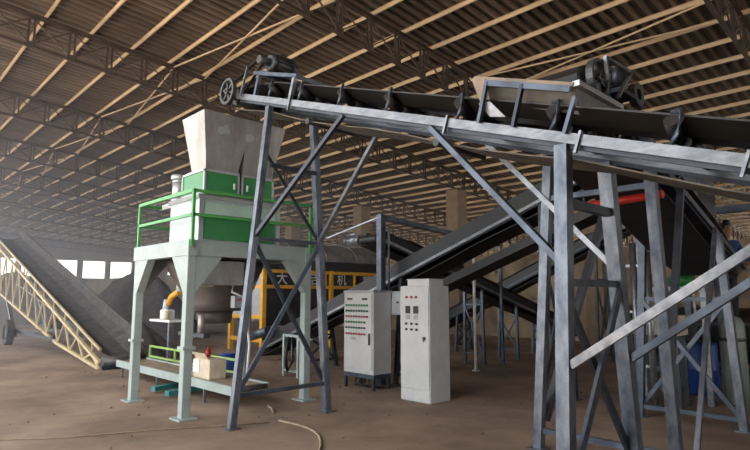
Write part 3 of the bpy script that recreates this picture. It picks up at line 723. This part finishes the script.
mb().beam((ex1-.10, ey0-.04, 1.0), (ex1-.10, ey0-.04, .93), .018, .012).build('lock_lever', 'cast', hd)
jb = thing('junction_box', 'small pale blue grey junction box on blue legs between the cabinets', 'box', (-6.75, 7.3, 0))
mb().box(-7.10, -6.76, 7.24, 7.42, 1.30, 1.72).build('box_body', 'white_panel', jb, .006)
mb().box(-7.07, -6.79, 7.225, 7.24, 1.33, 1.69).build('door', 'white_panel', jb, .003)
mb().tube((-6.92, 7.225, 1.52), (-6.92, 7.205, 1.52), .02, 10).build('latch', 'black', jb)
for p, q in (((-7.0, 7.45, 0), (-6.98, 7.40, 1.3)), ((-6.55, 7.45, 0), (-6.70, 7.40, 1.3))): mb().beam(p, q, .05, .05).build('leg', 'steel_blue', jb)
mb().beam((-7.0, 7.45, .35), (-6.58, 7.45, .35), .04, .04).build('tie_bar', 'steel_blue', jb)
mb().beam((-6.99, 7.44, .5), (-6.66, 7.41, 1.2), .035, .035).build('tie_bar', 'steel_blue', jb)
# white post with cables at the foot of the black conveyor
fx = thing('cable_stand', 'white upright frame with hanging black cables behind the near trestle', 'frame', (-9.6, 6.7, 0))
for x in (-9.75, -9.25): mb().beam((x, 6.75, 0), (x, 6.75, .85), .06, .06).build('upright', 'mint', fx)
mb().beam((-9.75, 6.75, .82), (-9.25, 6.75, .82), .05, .05).build('cross_bar', 'mint', fx); mb().beam((-9.75, 6.75, .12), (-9.25, 6.75, .12), .05, .05).build('cross_bar', 'mint', fx)
mb().path([(-9.55, 6.72, .8), (-9.6, 6.68, .4), (-9.5, 6.66, .12), (-9.38, 6.68, .3), (-9.42, 6.72, .8)], .03, 8).build('hanging_cable', 'black', fx)

# ================================================================== drum screener
ds = thing('drum_screener', 'black drum screener in a yellow frame behind the bagging machine', 'screening machine', (-14.8, 11.2, 0))
sx0, sx1, sy0, sy1 = -15.7, -13.9, 8.85, 13.9
for x in (sx0, sx1):
    for y in (sy0, (sy0+sy1)/2, sy1): mb().beam((x, y, 0), (x, y, 2.42), .13, .13).build('frame_post', 'yellow', ds)
for z in (2.36, 1.90):
    for x in (sx0, sx1): mb().beam((x, sy0, z), (x, sy1, z), .09, .10).build('frame_rail', 'yellow', ds)
    for y in (sy0, sy1): mb().beam((sx0, y, z), (sx1, y, z), .09, .10).build('frame_rail', 'yellow', ds)
mb().beam((sx0, sy0, 1.02), (sx1, sy0, 1.02), .1, .12).build('frame_rail', 'yellow', ds)
mb().beam((sx0, sy0, .35), (sx1, sy0, .35), .1, .12).build('frame_rail', 'yellow', ds)
for y in (10.0, 11.15, 12.4): mb().beam((sx1+.01, y, 1.9), (sx1+.01, y, 2.36), .06, .06).build('frame_stile', 'yellow', ds)
mb().box(sx1-.05, sx1-.02, sy0+.06, sy1-.06, .75, 2.36).build('side_panel', 'drum', ds)
mb().box(sx0+.06, sx1-.06, sy0-.02, sy0+.01, 1.08, 2.3).build('end_panel', 'cabinet_top', ds)
mb().box(sx0+.05, sx1-.05, sy0+.06, sy1-.06, 2.40, 2.78).build('drum_casing', 'drum', ds)
arc = mb(); rows = []
for k in range(15):
    an = math.pi*k/14; rows.append([(-14.8 + .92*math.cos(an), y, 2.72 + .62*math.sin(an)) for y in (sy0+.02, 9.9, 9.93, 11.2, 11.23, 12.5, 12.53, sy1-.02)])
for q in (rows,): arc.strip(q)
for yk in (0, 7):
    arc.add([rw[yk] for rw in rows], [list(range(15))])
arc.build('drum_cover', 'drum_cover', ds)
for y in (9.9, 11.2, 12.5):
    rr = mb(); pts = [(-14.8 + .94*math.cos(math.pi*k/14), y, 2.72 + .64*math.sin(math.pi*k/14)) for k in range(15)]
    rr.path(pts, .03, 6).build('cover_rib', 'drum_cover', ds)
for ch, y in (('大', 9.5), ('吉', 10.75), ('机', 11.85), ('械', 13.0)):
    cu = bpy.data.curves.new('glyph', 'FONT'); cu.body = ch; cu.size = .42; cu.extrude = .004; cu.align_x = 'CENTER'; cu.align_y = 'CENTER'
    to = bpy.data.objects.new('glyph', cu); C.objects.link(to)
    dg = bpy.context.evaluated_depsgraph_get(); dg.update()
    me = bpy.data.meshes.new_from_object(to.evaluated_get(dg)); bpy.data.objects.remove(to)
    me.materials.clear(); me.materials.append(M['white_paint'])
    o = bpy.data.objects.new('painted_character', me); C.objects.link(o); o.parent = ds
    o.location = V((sx1 - .012, y, 2.13)) - WL[ds.name]; o.rotation_euler = (math.pi/2, 0, math.pi/2)

# ================================================================== mobile conveyor and heaps on the left
mc = thing('mobile_conveyor', 'tan lattice sided mobile conveyor lying against the dark heaps', 'conveyor', (-13.5, 4.8, 0))
for y in (4.3, 5.3):
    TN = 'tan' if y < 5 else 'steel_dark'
    top = lambda x: .15 + .27*(-13.4 - x); bot = lambda x: (max(0.02, .02 + .10*(-13.4 - x)) if x > -17 else .38 + .17*(-17 - x))
    xs = [-13.4 - 1.15*k for k in range(13)]
    for nm, fn in (('top_chord', top), ('bottom_chord', bot)):
        m_ = mb()
        for a_, b_ in zip(xs[:-1], xs[1:]): m_.beam((a_, y, fn(a_)), (b_ - .02, y, fn(b_)), .07, .07)
        m_.build(nm, TN, mc)
    mb().beam((-13.4, y, top(-13.4) + .28), (xs[-1], y, top(xs[-1]) + .28), .05, .05).build('guard_rail', TN, mc)
    for a_, b_ in zip(xs[:-1], xs[1:]):
        mid = (a_ + b_)/2
        mb().beam((a_, y, bot(a_)), (mid, y, top(mid)), .04, .04).build('lattice_bar', TN, mc)
        mb().beam((mid, y, top(mid)), (b_, y, bot(b_)), .04, .04).build('lattice_bar', TN, mc)
        mb().beam((mid, y, top(mid)), (mid, y, top(mid) + .28), .03, .03).build('guard_stay', TN, mc)
    mb().beam((-21.9, y, .3), (-23.5, y, bot(-23.5)), .1, .1).build('wheel_leg', 'steel_blue', mc)
    mb().beam((-21.9, y, .45), (-17.2, y, .45), .08, .1).build('chassis_bar', 'steel_dark', mc)
    mb().beam((-21.0, y, .45), (-18.4, y, bot(-18.4)), .07, .07).build('chassis_strut', 'steel_dark', mc)
    wh = mb().ring((-21.9, y + (-.2 if y < 5 else .2), .42), (0,1,0), .42, .24, .2, 24).build('tyre', 'rubber', mc)
    mb().tube((-21.9, y + (-.26 if y < 5 else .14), .42), (-21.9, y + (-.14 if y < 5 else .26), .42), .25, 18).build('hub', 'steel_dark', wh)
m_ = mb(); rows = []
for x in xs: rows.append([(x, 4.36, top(x) + .22), (x, 4.6, top(x) + .10), (x, 5.0, top(x) + .10), (x, 5.24, top(x) + .22)])
m_.strip(rows); m_.strip([[(p[0], p[1], p[2] - .02) for p in rw][::-1] for rw in rows])
m_.build('belt', 'pile', mc)
mb().beam((-13.6, 5.27, top(-13.6)+.25), (xs[-1], 5.27, top(xs[-1])+.25), .03, .55).build('skirt_board', 'pile', mc)
mb().tube((-13.3, 4.32, .16), (-13.3, 5.28, .16), .13, 16).build('tail_pulley', 'cast', mc)
mb().beam((-13.2, 4.28, .06), (-13.2, 5.32, .06), .1, .1).build('tail_bar', 'steel_dark', mc)

def heap(name, label, c, rx, ry, hgt, m, seed, sharp=1.0):
    rnd = random.Random(seed); N_, K_ = 14, 44; vs = [(c[0], c[1], hgt)]; fs = []
    ph = [(rnd.uniform(0, 6.28), rnd.randint(2, 7), rnd.uniform(.03, .09)) for _ in range(5)]
    for i in range(1, N_ + 1):
        f = i/N_
        for k in range(K_):
            an = 2*math.pi*k/K_; w_ = 1 + sum(a*math.sin(q*an + p) for p, q, a in ph)
            z = hgt*max(0, 1 - f**sharp) * (1 + .10*math.sin(5*an + 9*f + seed)*f) + rnd.uniform(-.04, .04)*hgt*(1 - f)
            vs.append((c[0] + rx*f*w_*math.cos(an), c[1] + ry*f*w_*math.sin(an), max(-.02, z) if i < N_ else -.03))
    for k in range(K_): fs.append((0, 1 + k, 1 + (k+1) % K_))
    for i in range(N_ - 1):
        for k in range(K_): a = 1 + i*K_ + k; b_ = 1 + i*K_ + (k+1) % K_; fs.append((a, a + K_, b_ + K_, b_))
    o = mb().add(vs, fs, True).build(name, m); return tag(o, label, 'heap', 'heaps of bulk material')
heap('material_heap', 'dark grey rounded heap seen between the mobile conveyor and the bagging frame', (-23.2, 8.9, 0), 2.9, 2.5, 2.65, 'pile', 3, 1.5)
heap('material_heap', 'low dark heap spilled along the foot of the mobile conveyor', (-16.9, 6.35, 0), 2.4, .8, .95, 'pile', 5, 1.3)
heap('material_heap', 'far grey brown heap beneath the bright openings at the left edge', (-45, 8.5, 0), 9, 6, 3.2, 'pile_brown', 8, 1.3)

# ================================================================== machines and worker at the right
cr = thing('crusher_housing', 'large dark steel machine housing on legs behind the sloping conveyor', 'machine', (-3.0, 9.95, 0))
A = ring4(-3.2, -2.72, 9.7, 10.2, 2.24); B = ring4(-3.62, -2.6, 9.5, 10.4, 2.75)
mb().loft(A, B).build('lower_cone', 'drum', cr)
mb().box(-3.62, -2.6, 9.5, 10.4, 2.75, 3.75).build('casing', 'drum', cr, .01)
mb().box(-3.66, -2.56, 9.46, 10.44, 3.72, 3.78).build('lid', 'steel_dark', cr)
for x in (-3.58, -2.64):
    for y in (9.54, 10.36): mb().beam((x, y, 0), (x, y, 2.75), .08, .08).build('leg', 'steel_light' if y < 10 else 'steel_blue', cr)
mb().beam((-3.62, 9.5, 1.75), (-2.6, 9.5, 1.75), .06, .06).build('cross_bar', 'steel_light', cr)
mb().beam((-3.62, 9.5, 2.15), (-2.6, 9.5, 2.15), .05, .08).build('cross_bar', 'wood', cr)
rpt = thing('pipe_beam', 'bright red pipe hanging from the dark sloping conveyor by two straps', 'pipe', (-2.5, 6.2, 2.7))
mb().tube((-2.98, 6.2, 2.69), (-2.03, 6.2, 2.72), .045, 12).build('pipe', 'red', rpt)
for x in (-2.90, -2.09): mb().beam((x, 6.2, 2.72), (x, 6.2, 3.07), .03, .012, up=(1,0,0)).build('strap', 'steel_dark', rpt)
prk = thing('pipe_rack', 'pale upright pipes joined by rungs beside the dark housing', 'rack', (-3.4, 8.75, 0))
for x, zz in ((-3.62, 2.35), (-3.36, 2.45), (-3.16, 2.3)): mb().tube((x, 8.75, 0), (x, 8.75, zz), .05, 12).build('pipe', 'steel_light', prk)
for zz in (.6, 1.4, 2.1): mb().beam((-3.66, 8.75, zz), (-3.12, 8.75, zz), .04, .04).build('rung', 'steel_light', prk)
pf = thing('work_platform', 'steel work platform carrying the worker in blue', 'platform', (-2.5, 11.2, 0))
mb().box(-3.5, -1.3, 10.75, 11.75, 1.12, 1.16).build('deck', 'steel_dark', pf)
for x in (-3.4, -1.4):
    for y in (10.85, 11.65): mb().beam((x, y, 0), (x, y, 1.12), .08, .08).build('leg', 'steel_blue', pf)
for zz in (1.6, 2.1): mb().beam((-3.4, 11.7, zz), (-1.4, 11.7, zz), .04, .04).build('hand_rail', 'steel_light', pf)
for x in (-3.4, -2.4, -1.4): mb().beam((x, 11.7, 1.1), (x, 11.7, 2.12), .04, .04).build('rail_post', 'steel_light', pf)
mx = thing('mixing_drum', 'dark horizontal mixing drum on a frame low behind the right trestles', 'machine', (-4.7, 12.9, 0))
mb().tube((-6.3, 12.9, .85), (-3.2, 12.9, .85), .55, 24).build('shell', 'drum', mx)
for x in (-6.0, -4.75, -3.5): mb().ring((x, 12.9, .85), (1, 0, 0), .60, .55, .08, 24).build('band', 'steel_dark', mx)
for x in (-6.1, -3.4):
    for y in (12.5, 13.3): mb().beam((x, y, 0), (x, 12.9 + (y - 12.9)*.7, .5), .09, .09).build('leg', 'steel_dark', mx)
mb().beam((-6.2, 12.5, .12), (-3.3, 12.5, .12), .1, .12).build('base_beam', 'steel_blue', mx); mb().beam((-6.2, 13.3, .12), (-3.3, 13.3, .12), .1, .12).build('base_beam', 'steel_blue', mx)
motor(mx, (-3.15, 12.6, .35), (-2.6, 12.6, .35), .16, 'drive_motor', 'blue')
mx.location.x += 1.0
tk = thing('vertical_tank', 'slim grey green cylindrical tank with a red pipe elbow on top', 'tank', (-2.41, 10.0, 0))
mb().lathe((-2.41, 10.0, 0), [(.17, 0), (.17, 1.2), (.12, 1.3), (.05, 1.33), (.04, 1.33)], 20).build('shell', 'tank', tk)
mb().path([(-2.41, 10.0, 1.3), (-2.41, 10.0, 1.42), (-2.48, 9.94, 1.48), (-2.64, 9.86, 1.48), (-2.69, 9.82, 1.44)], .03, 8).build('pipe_elbow', 'red', tk)
mb().tube((-2.41, 10.0, .95), (-2.41, 10.0, 1.0), .18, 20).build('band', 'cast', tk)
bb = thing('barrel', 'dark blue drum standing left of the slim tank', 'barrel', (-3.05, 10.6, 0))
mb().lathe((-3.05, 10.6, 0), [(.24, 0), (.26, .05), (.26, .4), (.27, .42), (.26, .44), (.26, .82), (.24, .86), (.2, .86)], 20).build('drum_body', 'blue', bb)
mb().lathe((-3.05, 10.6, 0), [(.2, .855), (.2, .87), (.05, .872)], 16).build('lid', 'steel_dark', bb)
cn = thing('cone_hopper', 'blue grey conical hopper on legs below the dark housing', 'hopper', (-4.05, 10.9, 0))
mb().lathe((-4.05, 10.9, 0), [(.10, .22), (.12, .35), (.42, 1.0), (.42, 1.2), (.38, 1.2)], 24).build('cone', 'steel_blue', cn)
for an in (0.6, 2.7, 4.8): mb().beam((-4.05+.44*math.cos(an), 10.9+.44*math.sin(an), 0), (-4.05+.41*math.cos(an), 10.9+.41*math.sin(an), 1.1), .05, .05).build('leg', 'steel_dark', cn)
bt = thing('machine_table', 'beige bench holding a white sack beneath the dark housing', 'bench', (-3.3, 9.3, 0))
mb().box(-3.5, -2.85, 8.95, 9.4, 1.05, 1.35).build('bench_box', 'cream', bt, .01)
for x in (-3.45, -2.9):
    for y in (9.0, 9.35): mb().beam((x, y, 0), (x, y, 1.05), .05, .05).build('leg', 'steel_dark', bt)
sk = mb(); NS = 16
sk.lathe((-3.12, 9.17, 1.35), [(.10, 0), (.17, .03), (.19, .09), (.16, .15), (.07, .19), (.01, .20)], 16)
tag(sk.build('sack', 'plastic_white'), 'plump white sack lying on the beige bench', 'sack')
gb = thing('green_motor', 'small green motor on the cross bar under the dark housing', 'motor', (-2.95, 9.6, 1.8))
motor(gb, (-3.1, 9.5, 1.88), (-2.75, 9.5, 1.88), .09, 'motor_body', 'green')
tb = mb().lathe((-3.3, 9.5, 1.78), [(.02, 0), (.09, .02), (.12, .10), (.10, .2), (.03, .24), (.01, .24)], 16)
tag(tb.build('tan_ball', M['rust_tan']), 'small round tan ball left of the green motor', 'bag')  # plain round tan ball, object not identified

def skinned(name, pts, edges, m, parent=None, loc=(0,0,0), sub=2, root=0):
    me = bpy.data.meshes.new(name); me.from_pydata([V(p[:3]) - V(loc) for p in pts], edges, [])
    o = bpy.data.objects.new(name, me); C.objects.link(o); o.parent = parent
    md = o.modifiers.new('skin', 'SKIN'); md.use_smooth_shade = True
    for i, p in enumerate(pts):
        r_ = p[3] if isinstance(p[3], tuple) else (p[3], p[3]); me.skin_vertices[0].data[i].radius = r_
    me.skin_vertices[0].data[root].use_root = True
    s_ = o.modifiers.new('smooth', 'SUBSURF'); s_.levels = sub; s_.render_levels = sub
    me.materials.append(M[m] if isinstance(m, str) else m); return o
wx, wy, wz = -2.74, 11.15, 1.16
pn_ = thing('person', 'worker in a blue jacket with short black hair leaning over the platform', 'person', (wx, wy, wz))
fd = V((.75, -.66, 0)); sd = V((.66, .75, 0))     # facing, sideways
def B_(f, s, z, r): p = V((wx, wy, wz)) + fd*f + sd*s + V((0, 0, z)); return (p.x, p.y, p.z, r)
bp_ = [B_(0,0,.92,.10), B_(.03,0,1.15,.11), B_(.08,0,1.38,.11), B_(.11,0,1.47,.055), B_(.15,0,1.56,.075), B_(.17,0,1.66,.085), B_(.165,0,1.73,.05),
       B_(.08,.17,1.38,.06), B_(.14,.26,1.12,.045), B_(.36,.22,1.02,.035), B_(.44,.20,1.0,.04),
       B_(.08,-.17,1.38,.06), B_(.14,-.26,1.12,.045), B_(.36,-.22,1.02,.035), B_(.44,-.20,1.0,.04),
       B_(0,.10,.86,.09), B_(.03,.11,.48,.06), B_(0,.11,.08,.045), B_(.14,.12,.03,.035),
       B_(0,-.10,.86,.09), B_(.03,-.11,.48,.06), B_(0,-.11,.08,.045), B_(.14,-.12,.03,.035),
       B_(.255,0,1.625,.018), B_(.50,.19,.985,.018), B_(.52,.215,.98,.01), B_(.50,-.19,.985,.018), B_(.52,-.215,.98,.01)]
be_ = [(0,1),(1,2),(2,3),(3,4),(4,5),(5,6),(2,7),(7,8),(8,9),(9,10),(2,11),(11,12),(12,13),(13,14),(0,15),(15,16),(16,17),(17,18),(0,19),(19,20),(20,21),(21,22),(5,23),(10,24),(24,25),(14,26),(26,27)]
skinned('body', bp_, be_, 'skin', pn_, (wx, wy, wz))
jk = [B_(0,0,.84,.15), B_(.02,0,1.0,.145), B_(.03,0,1.15,.15), B_(.08,0,1.38,.14), B_(.10,0,1.455,.075), B_(.08,.19,1.38,.085), B_(.14,.28,1.12,.07), B_(.34,.23,1.03,.055), B_(.08,-.19,1.38,.085), B_(.14,-.28,1.12,.07), B_(.34,-.23,1.03,.055)]
skinned('jacket', jk, [(0,1),(1,2),(2,3),(3,4),(3,5),(5,6),(6,7),(3,8),(8,9),(9,10)], 'jacket', pn_, (wx, wy, wz))
tr_ = [B_(0,0,.90,.13), B_(0,.10,.82,.11), B_(.03,.11,.48,.085), B_(0,.11,.10,.075), B_(0,-.10,.82,.11), B_(.03,-.11,.48,.085), B_(0,-.11,.10,.075)]
skinned('trousers', tr_, [(0,1),(1,2),(2,3),(0,4),(4,5),(5,6)], 'trousers', pn_, (wx, wy, wz))
hr_ = [B_(.10,0,1.60,.06), B_(.115,0,1.69,.085), B_(.17,0,1.745,.075), B_(.22,0,1.735,.045), B_(.14,.06,1.68,.05), B_(.14,-.06,1.68,.05)]
skinned('hair', hr_, [(0,1),(1,2),(2,3),(1,4),(1,5)], 'hair', pn_, (wx, wy, wz))
for s_ in (-.035, .035):
    p = B_(.245, s_, 1.66, 0)[:3]; mb().tube(p, tuple(V(p) + fd*.012), .012, 8).build('eye', 'hair', pn_)
for s_ in (-.12, .12):
    p = B_(.05, s_, .035, 0)[:3]; mb().beam(tuple(V(p) - fd*.10), tuple(V(p) + fd*.15), .09, .07).build('shoe', 'black', pn_, .02)

# ================================================================== things on the floor
hs = mb().path([(-6.3, 4.30, .014), (-5.95, 4.33, .014), (-5.7, 4.32, .014), (-5.5, 4.27, .014), (-5.3, 4.18, .014), (-5.1, 4.05, .014), (-4.95, 3.93, .014), (-4.75, 3.75, .014), (-4.5, 3.5, .014)], .014, 8)
tag(hs.build('floor_hose', 'hose'), 'tan hose curving across the dirt in the foreground', 'hose')
cbm = mb().path([(-9.0, .2, .012), (-8.3, .9, .012), (-7.7, 1.45, .012), (-7.3, 2.0, .012), (-7.1, 2.5, .012), (-6.85, 3.1, .012), (-6.5, 3.75, .012), (-6.3, 4.15, .012)], .008, 6)
tag(cbm.build('floor_cable', 'wood'), 'thin brown cable lying across the dirt at lower left', 'cable')
stk = mb().path([(-7.22, 4.74, .02), (-7.1, 4.66, .03), (-6.95, 4.62, .03), (-6.84, 4.56, .02), (-6.74, 4.50, .015)], .018, 6)
tag(stk.build('wood_scrap', 'wood'), 'short bent wooden scrap on the floor under the near trestle', 'scrap')

cr_ = mb(); rn = random.Random(21)
for _ in range(170):
    x_, y_ = rn.uniform(-14, -2.5), rn.uniform(1.2, 9.5); r_ = rn.uniform(.008, .024)
    v_ = [(x_ + r_*rn.uniform(.7, 1.2)*math.cos(a_*math.pi/3), y_ + r_*rn.uniform(.7, 1.2)*math.sin(a_*math.pi/3), 0) for a_ in range(6)]
    cr_.loft(v_, [(x_ + (p_[0]-x_)*.5, y_ + (p_[1]-y_)*.5, r_) for p_ in v_])
tag(cr_.build('floor_crumbs', 'pile_brown'), 'loose crumbs of material scattered over the dirt floor', 'crumbs', kind='stuff')

# ================================================================== dust haze over the heaps at the lit end
hz = bpy.data.materials.new('dust_haze'); hz.use_nodes = True; nt = hz.node_tree
nt.nodes.remove(nt.nodes['Principled BSDF']); vsn = nt.nodes.new('ShaderNodeVolumeScatter')
vsn.inputs['Color'].default_value = (.93, .93, 1, 1); vsn.inputs['Density'].default_value = .016; vsn.inputs['Anisotropy'].default_value = .05
nt.links.new(vsn.outputs[0], nt.nodes['Material Output'].inputs['Volume'])
o = mb().box(X0+.01, -13.0, Y0+.01, 18.9, .02, 8.4).build('dust_haze', hz)
tag(o, 'pale lavender dust haze hanging over the heaps toward the bright openings', 'haze', kind='stuff')
